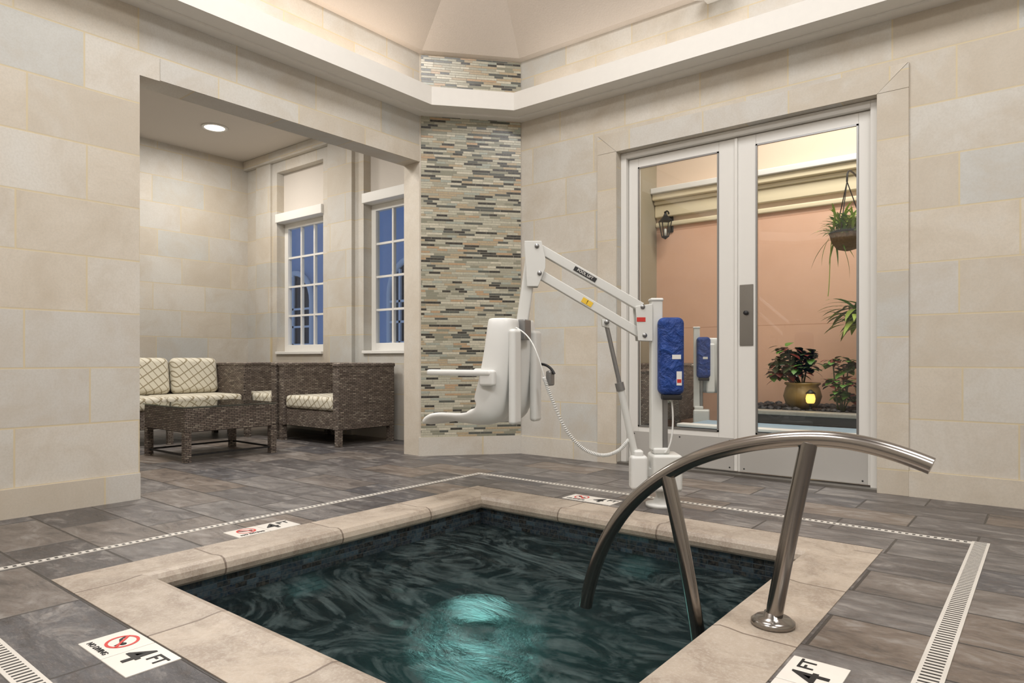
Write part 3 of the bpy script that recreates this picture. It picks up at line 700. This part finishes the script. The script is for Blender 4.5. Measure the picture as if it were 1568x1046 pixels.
box('deck_block',(-.16,-.14,0.026),(.16,.14,.13),M['green'],lg2,bevel=.015)

# ---------------- furniture ----------------
def wicker_seat(name,loc,rz,w,d=.72,pillows=0,h=.81):
    g=group(name,loc,rz); t=.09
    boxes('frame_panels',[((0,0,.16),(t,d,h)),((w-t,0,.16),(w,d,h)),((t,d-t,.16),(w-t,d,h)),((t,.03,.16),(w-t,d-t,.34))],M['wicker'],g,bevel=.012)
    boxes('top_rolls',[((-.008,-.008,h-.03),(t+.004,d+.008,h+.012)),((w-t-.004,-.008,h-.03),(w+.008,d+.008,h+.012)),((t,d-t-.004,h-.03),(w-t,d+.008,h+.012))],M['wicker'],g,bevel=.015,seg=3)
    boxes('legs',[((x,y,0),(x+.055,y+.055,.17)) for x in (0.005,w-.06) for y in (.005,d-.06)]+([((w/2,.01,0),(w/2+.05,.06,.17))] if w>1.4 else []),M['wicker'],g)
    n=1 if w<1.2 else 2
    ww=(w-2*t)/n
    for i in range(n):
        box('seat_cushion_%d'%i,(t+ww*i+.005,.01,.345),(t+ww*(i+1)-.005,d-t-.01,.48),M['fabric'],g,bevel=.04,seg=4)
    for i in range(pillows):
        pw=(w-2*t)/pillows
        c=box('back_pillow_%d'%i,(-pw/2+.01,-.07,-.2),(pw/2-.01,.07,.2),M['fabric'],g,bevel=.065,seg=5)
        c.location=(t+pw*(i+.5),d-t-.10,.675); c.rotation_euler=(-.14,0,0)
    return g
wicker_seat('wicker_armchair',(-6.42,4.04,0),0,1.02,.72)
wicker_seat('wicker_armchair',(-7.50,4.04,0),0,1.02,.72)
wicker_seat('wicker_sofa',(-6.92,2.22,0),math.pi/2,1.80,.78,pillows=3)
g=group('wicker_coffee_table',(-6.33,2.64,0)); w,d=.76,.84
boxes('apron',[((0,0,.25),(w,.05,.455)),((0,d-.05,.25),(w,d,.455)),((0,.05,.25),(.05,d-.05,.455)),((w-.05,.05,.25),(w,d-.05,.455))],M['wicker'],g,bevel=.006)
box('woven_top',(.03,.03,.43),(w-.03,d-.03,.45),M['wicker'],g)
box('glass_top',(-.01,-.01,.456),(w+.01,d+.01,.465),M['tglass'],g)
boxes('legs',[((x,y,0),(x+.055,y+.055,.26)) for x in (.0,w-.055) for y in (.0,d-.055)],M['wicker'],g)
boxes('stretchers',[((.02,.02,.05),(.035,d-.02,.065)),((w-.035,.02,.05),(w-.02,d-.02,.065)),((.02,.02,.05),(w-.02,.035,.065)),((.02,d-.035,.05),(w-.02,d-.02,.065))],M['black'],g)
wicker_seat('patio_chair',(-3.96,6.0,0),0,.62,.62,h=.74)
wicker_seat('patio_chair',(-3.94,7.2,0),0,.62,.6,h=.80)

# ---------------- lights ----------------
WARM=(1,.98,.96)
for k,(x,y,p) in enumerate([(-2.2,2.3,88),(.8,2.3,90),(-2.2,-1.2,97),(.8,-1.2,97)]):
    area('ceiling_fill',(x,y,4.6),1.3,p,WARM)  # unseen soft fill lights added overhead and behind the camera, no fixtures
area('cove_lamp',(-4.24,.8,3.24),6.4,10,(1,.83,.68),rot=(math.pi,0,math.pi/2),sy=.1)
area('cove_lamp',(-.6,4.72,3.24),6.0,4,(1,.92,.84),rot=(math.pi,0,0),sy=.1)
area('alcove_lamp',(-7.43,3.86,3.46),.3,32,(1,.94,.87))
area('alcove_lamp',(-5.8,2.6,3.46),.8,82,(1,.965,.92))
area('courtyard_lamp',(-1.5,6.4,4.5),2.4,155,(1,.96,.91),sy=1.2)
w=bpy.data.worlds.new('dusk_sky'); S.world=w; w.use_nodes=True
w.node_tree.nodes['Background'].inputs[0].default_value=(.20,.29,.52,1); w.node_tree.nodes['Background'].inputs[1].default_value=1.0

# ---------------- camera ----------------
cam=bpy.data.cameras.new('camera'); co=bpy.data.objects.new('camera',cam); COL.objects.link(co)
co.location=(0,0,.86); co.rotation_euler=(math.pi/2,0,TH); cam.sensor_width=36; cam.lens=23.65; cam.shift_y=.0172
cam.clip_start=.02
S.camera=co
